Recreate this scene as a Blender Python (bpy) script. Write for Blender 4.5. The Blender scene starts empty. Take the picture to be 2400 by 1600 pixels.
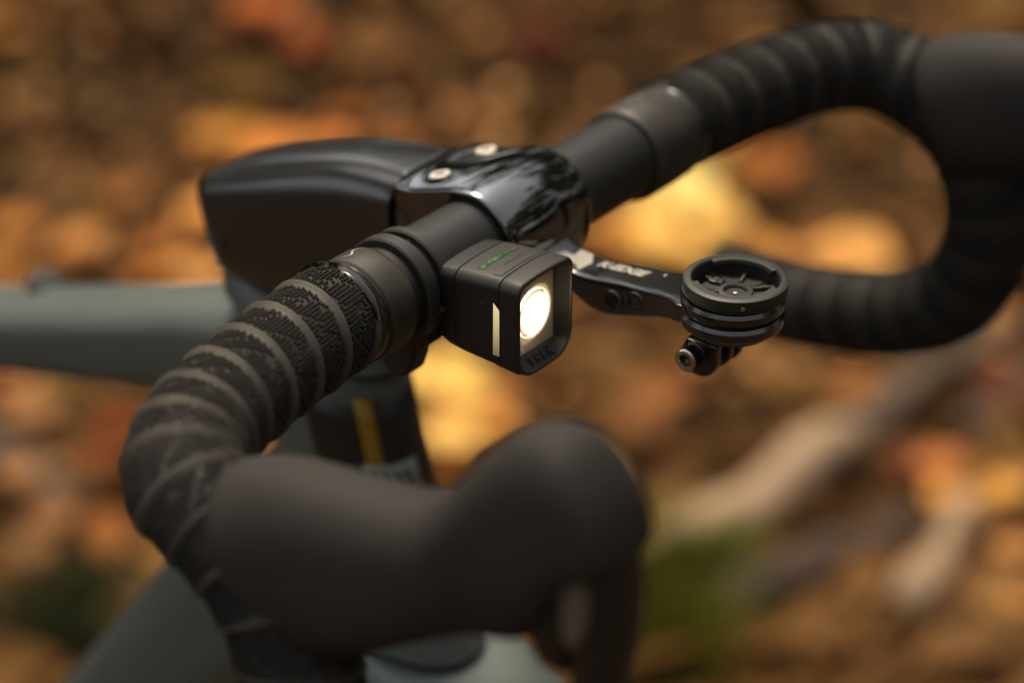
import bpy, bmesh, math, random
from math import sin, cos, pi, radians, sqrt
from mathutils import Vector, Matrix, noise

random.seed(7)
sc = bpy.context.scene
COL = sc.collection

# ------------------------------------------------------------------ camera
# world: x = riding direction, y = towards the far end of the handlebar, z = up; origin = centre of the bar
CAM_LOC = Vector((0.4714, -0.6116, 0.3813))
RIGHT = Vector((0.7890, 0.6144, 0.0)); UP = Vector((-0.3007, 0.3861, 0.8721)); BACK = RIGHT.cross(UP).normalized()
UP = BACK.cross(RIGHT.normalized()).normalized(); RIGHT = UP.cross(BACK).normalized()
cd = bpy.data.cameras.new('camera'); cam = bpy.data.objects.new('camera', cd); COL.objects.link(cam)
cam.matrix_world = Matrix(((RIGHT.x, UP.x, BACK.x, CAM_LOC.x), (RIGHT.y, UP.y, BACK.y, CAM_LOC.y), (RIGHT.z, UP.z, BACK.z, CAM_LOC.z), (0, 0, 0, 1)))
cd.lens = 85; cd.sensor_width = 36; cd.clip_start = 0.02; cd.clip_end = 400
cd.dof.use_dof = True; cd.dof.focus_distance = 0.788; cd.dof.aperture_fstop = 3.8; cd.dof.aperture_blades = 0
sc.camera = cam

# ------------------------------------------------------------------ sky and sun (soft, thinly overcast)
SUN_EL = radians(64); SUN_AZ = radians(300)
w = bpy.data.worlds.new("World"); sc.world = w; w.use_nodes = True
nt = w.node_tree; nt.nodes.clear()
sky = nt.nodes.new('ShaderNodeTexSky'); sky.sky_type = 'NISHITA'; sky.sun_disc = False
sky.sun_elevation = SUN_EL; sky.sun_rotation = SUN_AZ; sky.air_density = 1.0; sky.dust_density = 3.0; sky.ozone_density = 1.0
bg = nt.nodes.new('ShaderNodeBackground'); bg.inputs['Strength'].default_value = 0.10
out = nt.nodes.new('ShaderNodeOutputWorld')
hs = nt.nodes.new('ShaderNodeHueSaturation'); hs.inputs['Saturation'].default_value = 0.10; nt.links.new(sky.outputs[0], hs.inputs['Color']); nt.links.new(hs.outputs[0], bg.inputs[0]); nt.links.new(bg.outputs[0], out.inputs[0])
sl = bpy.data.lights.new('sun', 'SUN'); sl.energy = 1.5; sl.angle = radians(14); sl.color = (1.0, 0.80, 0.55)
so = bpy.data.objects.new('sun', sl); COL.objects.link(so)
sd = Vector((sin(SUN_AZ) * cos(SUN_EL), cos(SUN_AZ) * cos(SUN_EL), sin(SUN_EL)))
so.rotation_euler = sd.to_track_quat('Z', 'Y').to_euler(); so.location = (0, 0, 5)
sc.view_settings.view_transform = 'Standard'; sc.view_settings.look = 'None'
sc.view_settings.gamma = 1; sc.view_settings.exposure = 1.2
sc.cycles.max_bounces = 6; sc.cycles.transparent_max_bounces = 8

# ------------------------------------------------------------------ materials
def srgb(r, g, b):
    f = lambda c: (c / 255 / 12.92) if c / 255 <= 0.04045 else ((c / 255 + 0.055) / 1.055) ** 2.4
    return (f(r), f(g), f(b))

def mat(name, col, rough=0.5, metal=0.0, coat=0.0, coat_rough=0.05, spec=0.5, var=0.0, vscale=60, bump=0.0, bscale=900,
        dust=0.0, emit=None, estr=0.0, col2=None, rvar=0.0, sub=None, trans=0.0):
    m = bpy.data.materials.new(name); m.use_nodes = True
    t = m.node_tree; b = t.nodes['Principled BSDF']
    b.inputs['Base Color'].default_value = (*col, 1); b.inputs['Roughness'].default_value = rough
    b.inputs['Metallic'].default_value = metal; b.inputs['Coat Weight'].default_value = coat
    b.inputs['Coat Roughness'].default_value = coat_rough; b.inputs['Specular IOR Level'].default_value = spec
    tc = t.nodes.new('ShaderNodeTexCoord')
    cur = None
    if var > 0 or col2:
        n = t.nodes.new('ShaderNodeTexNoise'); n.inputs['Scale'].default_value = vscale; n.inputs['Detail'].default_value = 6
        t.links.new(tc.outputs['Object'], n.inputs['Vector'])
        r = t.nodes.new('ShaderNodeValToRGB'); r.color_ramp.elements[0].position = 0.32; r.color_ramp.elements[1].position = 0.68
        c2 = col2 if col2 else tuple(min(1, c * (1 + var)) for c in col)
        c1 = col if col2 else tuple(c * (1 - var) for c in col)
        r.color_ramp.elements[0].color = (*c1, 1); r.color_ramp.elements[1].color = (*c2, 1)
        t.links.new(n.outputs['Fac'], r.inputs['Fac']); cur = r.outputs['Color']
        if rvar > 0:
            mr = t.nodes.new('ShaderNodeMapRange'); mr.inputs['To Min'].default_value = rough - rvar; mr.inputs['To Max'].default_value = rough + rvar
            t.links.new(n.outputs['Fac'], mr.inputs['Value']); t.links.new(mr.outputs[0], b.inputs['Roughness'])
    if dust > 0:   # fine pale dust grains
        v = t.nodes.new('ShaderNodeTexVoronoi'); v.inputs['Scale'].default_value = 620
        t.links.new(tc.outputs['Object'], v.inputs['Vector'])
        lt = t.nodes.new('ShaderNodeMath'); lt.operation = 'LESS_THAN'; lt.inputs[1].default_value = 0.12
        t.links.new(v.outputs['Distance'], lt.inputs[0])
        sp = t.nodes.new('ShaderNodeSeparateColor'); t.links.new(v.outputs['Color'], sp.inputs[0])
        g = t.nodes.new('ShaderNodeMath'); g.operation = 'GREATER_THAN'; g.inputs[1].default_value = 1 - dust
        t.links.new(sp.outputs[0], g.inputs[0])
        mu = t.nodes.new('ShaderNodeMath'); mu.operation = 'MULTIPLY'
        t.links.new(lt.outputs[0], mu.inputs[0]); t.links.new(g.outputs[0], mu.inputs[1])
        mx = t.nodes.new('ShaderNodeMix'); mx.data_type = 'RGBA'
        t.links.new(mu.outputs[0], mx.inputs['Factor'])
        if cur: t.links.new(cur, mx.inputs['A'])
        else: mx.inputs['A'].default_value = (*col, 1)
        mx.inputs['B'].default_value = (0.42, 0.38, 0.30, 1); cur = mx.outputs['Result']
    if cur: t.links.new(cur, b.inputs['Base Color'])
    if bump > 0:
        n2 = t.nodes.new('ShaderNodeTexNoise'); n2.inputs['Scale'].default_value = bscale; n2.inputs['Detail'].default_value = 4
        t.links.new(tc.outputs['Object'], n2.inputs['Vector'])
        bp = t.nodes.new('ShaderNodeBump'); bp.inputs['Strength'].default_value = bump; bp.inputs['Distance'].default_value = 0.0005
        t.links.new(n2.outputs['Fac'], bp.inputs['Height']); t.links.new(bp.outputs[0], b.inputs['Normal'])
    if emit:
        b.inputs['Emission Color'].default_value = (*emit, 1); b.inputs['Emission Strength'].default_value = estr
    if trans: b.inputs['Transmission Weight'].default_value = trans
    return m

M = {}
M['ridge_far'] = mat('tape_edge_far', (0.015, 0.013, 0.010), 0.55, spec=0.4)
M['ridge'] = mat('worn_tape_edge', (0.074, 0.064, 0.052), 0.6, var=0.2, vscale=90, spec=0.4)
M['tape'] = mat('bar_tape_rubber', (0.022, 0.0185, 0.0145), 0.72, var=0.25, vscale=90, bump=0.25, bscale=2500, spec=0.4)
M['stud'] = mat('stud_rubber', (0.019, 0.016, 0.012), 0.78, spec=0.4)
M['collar'] = mat('collar_rubber', (0.028, 0.023, 0.016), 0.5, var=0.45, vscale=70, bump=0.15, bscale=1800, dust=0.05, rvar=0.1)
M['band'] = mat('glossy_black_tape', (0.012, 0.011, 0.008), 0.22, coat=0.3, coat_rough=.15)
M['bar'] = mat('bar_black', (0.016, 0.015, 0.013), 0.42, var=0.12, vscale=40, bump=0.05, bscale=3000)
M['light'] = mat('light_plastic', (0.019, 0.0165, 0.013), 0.5, bump=0.18, bscale=4500, dust=0.07)
M['light_dark'] = mat('light_dark_plastic', (0.016, 0.015, 0.013), 0.42, bump=0.1, bscale=4500, dust=0.05)
M['seam'] = mat('seam_shadow_rubber', (0.004, 0.004, 0.004), 0.7)
M['letter'] = mat('moulded_letters', (0.010, 0.009, 0.008), 0.35)
M['mount'] = mat('bracket_plastic', (0.019, 0.017, 0.014), 0.45, bump=0.1, bscale=3000)
M['gloss'] = mat('gloss_black_paint', (0.004, 0.0045, 0.003), 0.06, coat=1.0, coat_rough=0.02)
M['gloss'].node_tree.nodes['Principled BSDF'].inputs['Coat IOR'].default_value = 2.0
M['satin'] = mat('stem_satin_black', (0.008, 0.0065, 0.0045), 0.26, coat=1.0, coat_rough=0.16, var=0.1, vscale=20)
M['alu'] = mat('anodised_black', (0.006, 0.0055, 0.004), 0.22, metal=0.0, coat=1.0, coat_rough=0.12, var=0.2, vscale=80)
M['cup'] = mat('cup_plastic', (0.019, 0.018, 0.013), 0.48, bump=0.2, bscale=2500, var=0.15, vscale=120)
M['white'] = mat('white_print', (0.34, 0.31, 0.26), 0.5)
M['steel'] = mat('worn_steel', (0.55, 0.50, 0.43), 0.3, metal=1.0, var=0.25, vscale=900)
M['bolt_pale'] = mat('pale_steel_bolt', (0.80, 0.72, 0.60), 0.5, metal=0.5)
M['hex'] = mat('hex_socket_dark', (0.02, 0.018, 0.016), 0.4, metal=0.5)
M['hood'] = mat('hood_rubber', (0.0245, 0.0212, 0.0178), 0.75, var=0.22, vscale=30, bump=0.2, bscale=1800, spec=0.3, rvar=.08)
M['hood_far'] = M['hood']
M['frame'] = mat('sea_green_frame_paint', (0.082, 0.100, 0.088), 0.42, coat=0.15, coat_rough=0.3, var=0.10, vscale=14)
M['black_panel'] = mat('black_decal', (0.014, 0.012, 0.008), 0.35)
M['yellow'] = mat('ochre_stripe', (0.27, 0.150, 0.004), 0.5)
M['lettergreen'] = mat('grey_green_letters', (0.20, 0.23, 0.18), 0.5)
M['lever'] = mat('lever_black', (0.014, 0.011, 0.009), 0.35)
M['lever_sheen'] = mat('lever_reflection_tone', (0.12, 0.09, 0.062), 0.5)  # pale brown of the reflection painted on the lever
M['led'] = mat('led_glow', (.20, .15, .08), 0.3, emit=(1.0, 0.86, 0.62), estr=22)
M['led_ring'] = mat('optic_rim', (0.5, 0.45, 0.36), 0.15, metal=0.6, emit=(1.0, 0.86, 0.62), estr=1.1)
M['side_window'] = mat('amber_side_window', (0.5, 0.42, 0.18), 0.35)
M['pane'] = None

# ------------------------------------------------------------------ object helpers
def link(name, me, m=None, parent=None, smooth=True, label=None, kind=None):
    o = bpy.data.objects.new(name, me); COL.objects.link(o)
    if m and not me.materials: me.materials.append(m)
    if smooth:
        for p in me.polygons: p.use_smooth = True
    if parent: o.parent = parent
    if label: o['label'] = label
    if kind: o['kind'] = kind
    return o

def raw(name, V, F, m=None, parent=None, smooth=True, **k):
    me = bpy.data.meshes.new(name); me.from_pydata([tuple(v) for v in V], [], F); me.update()
    return link(name, me, m, parent, smooth, **k)

def fixn(o):
    bm = bmesh.new(); bm.from_mesh(o.data); bmesh.ops.recalc_face_normals(bm, faces=bm.faces); bm.to_mesh(o.data); bm.free(); return o

def sharp(o, ang=35):
    fixn(o)
    try: o.data.set_sharp_from_angle(angle=radians(ang))
    except Exception: pass
    return o

def bev(o, wd, seg=2, ang=30):
    b = o.modifiers.new('bevel', 'BEVEL'); b.width = wd; b.segments = seg; b.limit_method = 'ANGLE'; b.angle_limit = radians(ang)
    b.harden_normals = False
    return o

def rings(name, R, m, parent=None, cap0=True, cap1=True, closed=False, ang=35, **k):
    """skin a list of equal-length closed rings"""
    n = len(R[0]); V = [v for r in R for v in r]; F = []
    L = len(R)
    for i in range(L if closed else L - 1):
        a = i * n; b = ((i + 1) % L) * n
        for j in range(n):
            j2 = (j + 1) % n
            F.append((a + j, a + j2, b + j2, b + j))
    if not closed:
        if cap0: F.append(tuple(range(n - 1, -1, -1)))
        if cap1: F.append(tuple((L - 1) * n + j for j in range(n)))
    return sharp(raw(name, V, F, m, parent, **k), ang)

def se(a, b, n=2.0, N=48):
    out = []
    for i in range(N):
        t = 2 * pi * i / N; c, s = cos(t), sin(t)
        out.append((a * math.copysign(abs(c) ** (2 / n), c), b * math.copysign(abs(s) ** (2 / n), s)))
    return out

def rrect(u0, u1, v0, v1, rs, per=8, crown=0.0):
    """rounded rectangle in (u,v), corner radii rs=(ur+,ul+,ul-,ur-), points counter-clockwise, top edge crowned"""
    P = []
    cs = [(u1 - rs[0], v1 - rs[0], 0, rs[0]), (u0 + rs[1], v1 - rs[1], 90, rs[1]), (u0 + rs[2], v0 + rs[2], 180, rs[2]), (u1 - rs[3], v0 + rs[3], 270, rs[3])]
    mids = 6
    for ci, (cu, cv, a0, r) in enumerate(cs):
        for i in range(per + 1):
            a = radians(a0 + 90 * i / per); P.append([cu + r * cos(a), cv + r * sin(a)])
        nu, nv, na, nr = cs[(ci + 1) % 4]
        e0 = P[-1]; a = radians(na); e1 = [nu + nr * cos(a), nv + nr * sin(a)]
        for i in range(1, mids + 1):
            f = i / (mids + 1); P.append([e0[0] + (e1[0] - e0[0]) * f, e0[1] + (e1[1] - e0[1]) * f])
    if crown:
        um = (u0 + u1) / 2; hw = (u1 - u0) / 2; vm = (v0 + v1) / 2
        for p in P:
            if p[1] > vm: p[1] += crown * (1 - ((p[0] - um) / hw) ** 2) * min(1, (p[1] - vm) / (v1 - vm))
    return P

def cyl(name, c, axis, r, h, m, parent=None, N=40, bevel=0.0, prof=None, **k):
    """lathe about axis from c; prof = list of (radius, height)"""
    ax = Vector(axis).normalized(); u = ax.orthogonal().normalized(); v = ax.cross(u); c = Vector(c)
    if prof is None:
        b = bevel
        prof = [(r - b, 0), (r - b * .3, b * .3), (r, b), (r, h - b), (r - b * .3, h - b * .3), (r - b, h)] if b else [(r, 0), (r, h)]
    R = [[c + ax * hh + (u * cos(2 * pi * j / N) + v * sin(2 * pi * j / N)) * rr for j in range(N)] for rr, hh in prof]
    return rings(name, R, m, parent, **k)

def hexsocket(name, c, axis, r, depth, m, parent):
    return cyl(name, c, axis, r, depth, m, parent, N=6)

def empty(name, loc, label=None, cat=None, group=None):
    o = bpy.data.objects.new(name, None); COL.objects.link(o); o.location = loc
    o.empty_display_size = 0.02
    if label: o['label'] = label
    if cat: o['category'] = cat
    if group: o['group'] = group
    return o

def keep(o, parent):       # parent at a moved empty without moving the mesh
    o.parent = parent; o.matrix_parent_inverse = Matrix.Translation(parent.location).inverted(); return o

def text_mesh(name, s, size, extr, m, mw, parent, shear=0.0, spacing=1.0, bold=0.0):
    cu = bpy.data.curves.new(name, 'FONT'); cu.body = s; cu.size = size; cu.extrude = extr; cu.shear = shear
    cu.space_character = spacing; cu.align_x = 'CENTER'; cu.align_y = 'CENTER'; cu.offset = bold; cu.resolution_u = 3
    o = bpy.data.objects.new(name + '_tmp', cu); COL.objects.link(o)
    dg = bpy.context.evaluated_depsgraph_get(); dg.update()
    me = bpy.data.meshes.new_from_object(o.evaluated_get(dg)); bpy.data.objects.remove(o)
    me.transform(mw); me.name = name; me.materials.clear()
    return link(name, me, m, parent, smooth=False)

def basis(xa, ya, loc):
    xa = Vector(xa).normalized(); ya = Vector(ya); ya = (ya - xa * ya.dot(xa)).normalized(); za = xa.cross(ya)
    return Matrix(((xa.x, ya.x, za.x, loc[0]), (xa.y, ya.y, za.y, loc[1]), (xa.z, ya.z, za.z, loc[2]), (0, 0, 0, 1)))

# ================================================================== BICYCLE
YC = -0.007
bike = empty('bicycle', (0, YC, -0.95), 'black drop bar and stem on a sea green bicycle, textured black bar tape', 'bicycle')
def B(o): return keep(o, bike)

# ---- bare handlebar
def catmull(P, step):
    P = [Vector(p) for p in P]; Q = [2 * P[0] - P[1]] + P + [2 * P[-1] - P[-2]]
    D = []
    for i in range(1, len(Q) - 2):
        for k in range(40):
            t = k / 40; a, b, c, d = Q[i - 1], Q[i], Q[i + 1], Q[i + 2]
            D.append(0.5 * ((2 * b) + (c - a) * t + (2 * a - 5 * b + 4 * c - d) * t * t + (3 * b - a - 3 * c + d) * t ** 3))
    D.append(P[-1])
    # smooth then resample
    for _ in range(60):
        D = [D[0]] + [(D[i - 1] + D[i] * 2 + D[i + 1]) / 4 for i in range(1, len(D) - 1)] + [D[-1]]
    S = [0.0]
    for i in range(1, len(D)): S.append(S[-1] + (D[i] - D[i - 1]).length)
    n = int(S[-1] / step); out = []; j = 0
    for i in range(n + 1):
        s = i * step
        while j < len(S) - 2 and S[j + 1] < s: j += 1
        f = (s - S[j]) / max(1e-9, S[j + 1] - S[j]); out.append(D[j].lerp(D[j + 1], min(1, f)))
    return out

def bar_pts(side, start):
    return [(-.002, side * start, 0), (.0003, side * .1150, 0), (.0022, side * .130, 0), (.0052, side * .1473, 0), (.0103, side * .170, 0), (.0185, side * .1875, -.0005),
            (.0300, side * .1990, -.0025), (.046, side * .2020, -.007), (.0615, side * .2035, -.0150), (.0735, side * .205, -.028), (.0805, side * .207, -.048),
            (.0808, side * .208, -.070), (.072, side * .209, -.094), (.054, side * .210, -.111), (.027, side * .211, -.1215), (-.007, side * .212, -.129), (-.052, side * .213, -.133)]

def frames(P):
    T = [(P[min(i + 1, len(P) - 1)] - P[max(i - 1, 0)]).normalized() for i in range(len(P))]
    U = [Vector((0, 0, 1)) - T[0] * T[0].z]; U[0].normalize()
    for i in range(1, len(P)):
        u = U[-1] - T[i] * U[-1].dot(T[i]); U.append(u.normalized())
    return T, U

bar = B(cyl('handlebar', (0, -0.11, 0), (0, 1, 0), .0159, 0.205, M['bar'], N=96))
# size mark printed on the far half of the bar
for k in range(5):
    bpart = B(rings('printed_mark', [[Vector(((.0160 + e) * cos(a), y, (.0160 + e) * sin(a))) for (a, y, e) in
              ((radians(12 - 26), .026 + k * .006, 0), (radians(12), .026 + k * .006, 0), (radians(12), .030 + k * .006, 0), (radians(12 - 26), .030 + k * .006, 0))],
              [Vector(((.0160 + e) * cos(a), y, (.0160 + e) * sin(a))) for (a, y, e) in
              ((radians(12 - 26), .026 + k * .006, .00015), (radians(12), .026 + k * .006, .00015), (radians(12), .030 + k * .006, .00015), (radians(12 - 26), .030 + k * .006, .00015))]], M['seam']))
    keep(bpart, bike)

PITCH = 0.0152
def tape(side, start, rows, N, studs):
    PITCH = 0.0165 if side < 0 else 0.0178
    ds = PITCH / rows
    P = catmull(bar_pts(side, start), ds); T, U = frames(P)
    n = len(P)
    def prof(u):  # u in 0..1 across one wrap; 0 = just outboard of an overlapping edge
        r = .01725 + .0010 * u
        if u > .88: r += (.0011 if side < 0 else .0002) * sin((u - .88) / .12 * pi) ** .5
        if u < .05: r -= .0006 * (1 - u / .05)
        return r
    # the wraps crowd together round the bend: wrap number -> distance along the bar
    def pitch(s): return PITCH * (1 - .26 * math.exp(-((s - .105) / .036) ** 2))
    tot = (n - 1) * ds; tab = [0.0]; dphi = .02
    while tab[-1] < tot: tab.append(tab[-1] + dphi * pitch(tab[-1]))
    L = int((len(tab) - 1) * dphi) * rows
    def s_of(ph):
        x = max(0.0, ph / dphi); k = int(x); f = x - k
        return tab[k] + (tab[k + 1] - tab[k]) * f if k < len(tab) - 1 else tab[-1]
    def frame(s):
        x = min(max(s, 0), tot) / ds; k = max(0, min(n - 2, int(x))); f = min(1, x - k)
        c = P[k].lerp(P[k + 1], f); t = T[k].lerp(T[k + 1], f).normalized(); u = U[k].lerp(U[k + 1], f); u = (u - t * u.dot(t)).normalized()
        return c, t, u, t.cross(u).normalized()
    def at(wp, th, h=0.0):     # wp = wrap number + position across the wrap
        s = s_of(wp + side * th / (2 * pi)); c, t, u, v = frame(s)
        rr = prof(wp % 1.0) + h + .00018 * noise.noise(Vector((s * 90, cos(th) * 1.5, sin(th) * 1.5)))
        d = u * cos(th) + v * sin(th)
        return c + d * rr, d, t, s
    V = []; F = []
    for i in range(-rows, L + rows + 1):
        for j in range(N):
            V.append(at(i / rows, 2 * pi * j / N)[0])
    R = L + 2 * rows + 1
    for i in range(R - 1):
        for j in range(N):
            if j < N - 1: F.append((i * N + j, i * N + j + 1, (i + 1) * N + j + 1, (i + 1) * N + j))
            else:
                i2 = i + side * rows
                if 0 <= i2 < R - 1: F.append((i * N + j, i2 * N, (i2 + 1) * N, (i + 1) * N + j))
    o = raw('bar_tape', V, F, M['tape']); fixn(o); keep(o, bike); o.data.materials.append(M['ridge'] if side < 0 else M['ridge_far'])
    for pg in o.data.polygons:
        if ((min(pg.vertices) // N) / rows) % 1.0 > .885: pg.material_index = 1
    if not studs: return o
    # raised rubber studs in a zigzag lattice on every wrap
    near = []; far = []
    pu = 0.00112
    nth = 82
    wraps = L // rows
    rowsn = 10
    cen = []
    for wv in range(-1, wraps + 1):
        for j in range(nth):
            th = 2 * pi * (j + .5) / nth
            for q in range(rowsn):
                ph = .065 + (q + (.5 if j % 2 else 0)) * (.81 / rowsn)
                z = abs((j % 18) - 9)
                if (q * 2 + z * 2 + wv * 5) % 19 in (0, 1): continue
                if noise.noise(Vector((wv * 3.1, j * .35, q * .4))) > .36: continue
                p, d, t, s = at(wv + ph, th)
                if s < .0006 or s > tot - .001: continue
                cen.append((p, d, t))
    # the ones turned to the camera and closest to the collar first
    def key(c):
        p, d, t = c
        vis = (CAM_LOC - p).normalized().dot(d)
        return (0 if vis > .12 else 1, abs((p - CAM_LOC).length - .80) + (0.2 if p.z < -.03 else 0) + abs(p.y + .105) * 2)
    cen.sort(key=key)
    # one shared mesh for the 300 that show largest: a low peg with a dimple
    K = 8; V = []; F = []
    for rr, hh in ((.00058, -.0003), (.00050, .00072), (.00043, .00084), (.00022, .00084), (.00015, .00045)):
        for k in range(K): V.append((rr * cos(2 * pi * k / K), rr * sin(2 * pi * k / K), hh))
    for a in range(4):
        for k in range(K): F.append((a * K + k, a * K + (k + 1) % K, (a + 1) * K + (k + 1) % K, (a + 1) * K + k))
    F.append(tuple(4 * K + k for k in range(K)))
    sm = bpy.data.meshes.new('stud'); sm.from_pydata(V, [], F); sm.materials.append(M['stud'])
    for p, d, t in cen[:300]:
        so_ = bpy.data.objects.new('stud', sm); COL.objects.link(so_)
        z = d; x = (t - z * t.dot(z)).normalized(); y = z.cross(x)
        so_.parent = o
        so_.matrix_basis = Matrix(((x.x, y.x, z.x, p.x), (x.y, y.y, z.y, p.y), (x.z, y.z, z.z, p.z), (0, 0, 0, 1)))
    V2 = []; F2 = []
    for idx, (p, d, t) in enumerate(cen[300:]):
        z = d; x = (t - z * t.dot(z)).normalized(); y = z.cross(x); b = len(V2)
        hi = idx < 3500
        K2 = 8 if hi else 5
        pr = ((.00058, -.0003), (.00050, .00072), (.00043, .00084), (.00022, .00084), (.00015, .00045)) if hi else ((.00057, -.0003), (.00048, .0008))
        for rr, hh in pr:
            for k in range(K2): V2.append(p + x * (rr * cos(2 * pi * k / K2)) + y * (rr * sin(2 * pi * k / K2)) + z * hh)
        for a in range(len(pr) - 1):
            for k in range(K2): F2.append((b + a * K2 + k, b + a * K2 + (k + 1) % K2, b + (a + 1) * K2 + (k + 1) % K2, b + (a + 1) * K2 + k))
        F2.append(tuple(b + (len(pr) - 1) * K2 + k for k in range(K2)))
    so2 = raw('stud_field', V2, F2, M['stud'], smooth=False, kind='stuff'); so2.parent = o
    return o

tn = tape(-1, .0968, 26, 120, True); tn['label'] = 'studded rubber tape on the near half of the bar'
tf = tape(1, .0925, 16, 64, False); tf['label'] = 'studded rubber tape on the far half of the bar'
def simple_studs(o_tape, side, start):
    PITCH = 0.0178
    # coarser studs for the far, blurred half
    P = catmull(bar_pts(side, start), .0012); T, U = frames(P); V = []; F = []
    for i in range(2, len(P) - 2):
        if (i * .0012 / PITCH) % 1 > .84: continue
        u = U[i]; v = T[i].cross(u)
        for j in range(84):
            th = 2 * pi * (j + .5 * (i % 2)) / 84
            if (i + abs((j % 16) - 8)) % 6 == 0: continue
            if ((i * .0012 / PITCH) - side * th / (2 * pi)) % 1 > .86: continue
            d = u * cos(th) + v * sin(th); p = P[i] + d * .0179; x = T[i]; y = d.cross(x); b = len(V)
            for rr, hh in ((.0005, -.0004), (.00044, .00075)):
                for k in range(4): V.append(p + x * (rr * cos(pi * k / 2)) + y * (rr * sin(pi * k / 2)) + d * hh)
            for k in range(4): F.append((b + k, b + (k + 1) % 4, b + 4 + (k + 1) % 4, b + 4 + k))
            F.append((b + 4, b + 5, b + 6, b + 7))
    s = raw('stud_field', V, F, M['stud'], smooth=False, kind='stuff'); s.parent = o_tape
simple_studs(tf, 1, .0925)

# ---- end collars and the glossy black finishing band
def collar(side, y0, y1, label):
    s = side
    o = cyl('tape_collar', (0, s * y0, 0), (0, s, 0), 0, 0, M['collar'], N=72,
            prof=[(.0159, 0), (.0172, .0001), (.0180, .0010), (.0184, .003), (.0184, (y1 - y0) * .6), (.0181, (y1 - y0) - .0006), (.0176, y1 - y0), (.0160, y1 - y0)], cap0=False, cap1=False, label=label)
    B(o)
    b = cyl('finishing_band', (0, s * (y1 - .0006), 0), (0, s, 0), 0, 0, M['band'], N=72,
            prof=[(.0158, 0), (.0173, .0002), (.0176, .0008), (.0172, .0014), (.01755, .0022), (.0174, .0052), (.0168, .0060), (.0158, .0062)], cap0=False, cap1=False)
    b.parent = o
    return o
cn = collar(-1, .0788, .0922, 'smooth rubber collar beside the lit lamp')
cf = collar(1, .0600, .0885, 'smooth rubber collar on the far side of the stem')
# pale curved logo stroke on top of each collar
def stroke(side, yc, parent):
    V = []; F = []; n = 16
    for i in range(n + 1):
        f = i / n; y = side * (yc + (f - .5) * .0085); a = radians(104 + (f - .5) * 6 + 5 * sin(f * 2 * pi)); wd = .0004 * (1 - abs(2 * f - 1)) + .0001
        for e in (-1, 1):
            aa = a + e * wd / .0184; V.append((.0186 * cos(aa), y, .0186 * sin(aa)))
    for i in range(n): F.append((2 * i, 2 * i + 1, 2 * i + 3, 2 * i + 2))
    o = raw('printed_stroke', V, F, mat('pale_print', (.40, .36, .24), .5)); o.parent = parent
stroke(-1, .0860, cn); stroke(1, .074, cf)

# ---- stem
def stem_section(x, zt, zb, hw, shear, n=3.0, N=64, zoff=0):
    zc = (zt + zb) / 2; hh = (zt - zb) / 2; P = []
    for (u, v) in se(hw, hh, n, N):
        # narrower towards the bottom, top shoulder kept
        k = 1.0 - .10 * max(0, -v / hh) ** 2
        P.append(Vector((x + shear * (zc + v - zt) * -1, YC + u * k, zc + v)))
    return P
SS = [(-.1392, -.0230, -.0500, .0150, .27, 5), (-.1390, -.0190, -.0555, .0185, .27, 4.8), (-.1380, -.0162, -.0578, .0208, .27, 4.6), (-.1350, -.0142, -.0590, .0220, .27, 4.4),
      (-.120, -.0078, -.0595, .0225, .25, 4.2), (-.102, -.0010, -.0590, .0226, .21, 4.0), (-.085, .0048, -.0550, .0224, .15, 3.8), (-.068, .0092, -.047, .0222, .08, 3.7), (-.052, .0116, -.038, .0225, .03, 3.7), (-.040, .0128, -.031, .0232, 0, 3.8)]
SD = []
for i in range(len(SS) - 1):
    for q in range(4):
        if i < 3 and q: continue
        a_, b_, c_, d_ = (SS[max(0, min(len(SS) - 1, i + k))] for k in (-1, 0, 1, 2)); t_ = q / 4
        SD.append([.5 * ((2 * b_[k]) + (c_[k] - a_[k]) * t_ + (2 * a_[k] - 5 * b_[k] + 4 * c_[k] - d_[k]) * t_ * t_ + (3 * b_[k] - a_[k] - 3 * c_[k] + d_[k]) * t_ ** 3) for k in range(6)])
SD += [SS[-1], (-.0372, .0130, -.0285, .0236, 0, 3.8), (-.0366, .0122, -.0275, .0228, 0, 3.8)]
stem = B(rings('stem', [stem_section(*q) for q in SD], M['satin'], ang=60))
# glossy top shell of the stem: recessed gap, then the faceplate
gap = rings('clamp_gap', [stem_section(-.0368, .0117, -.027, .0222, 0, 3.8), stem_section(-.0345, .0117, -.027, .0222, 0, 3.8)], M['seam'])
B(gap); gap.parent = stem; gap.matrix_parent_inverse = stem.matrix_parent_inverse.copy()
gap.parent = stem; gap.matrix_parent_inverse = Matrix.Identity(4)
stem.matrix_world  # evaluated lazily

FP = [(-.0345, .0128), (-.030, .0142), (-.024, .0160), (-.017, .0182), (-.010, .0203), (-.003, .0214), (.004, .0211), (.0105, .0186), (.0155, .0145), (.0188, .0093), (.0203, .003), (.0205, -.004),
      (.0195, -.0105), (.0168, -.0165), (.0120, -.0210), (.005, -.0238), (-.005, -.0245), (-.016, -.0252), (-.026, -.0262), (-.0345, -.0270), (-.0348, -.018), (-.0348, -.005), (-.0348, .005)]
def dens(P, k=3):
    n = len(P); out = []
    for i in range(n):
        a, b, c, d = (Vector(P[(i + q) % n]) for q in (-1, 0, 1, 2))
        for q in range(k):
            t = q / k
            out.append(b.lerp(c, t) if i >= n - 5 else 0.5 * ((2 * b) + (c - a) * t + (2 * a - 5 * b + 4 * c - d) * t * t + (3 * b - a - 3 * c + d) * t ** 3))
    return out
FPD = dens(FP)
def fp_ring(y, sc_):
    return [Vector((-.0345 + (p.x + .0345) * (1 - (1 - sc_) * .5) if p.x < -.03 else p.x * (1 - (1 - sc_)) , YC + y, p.y * sc_)) for p in FPD]
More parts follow.
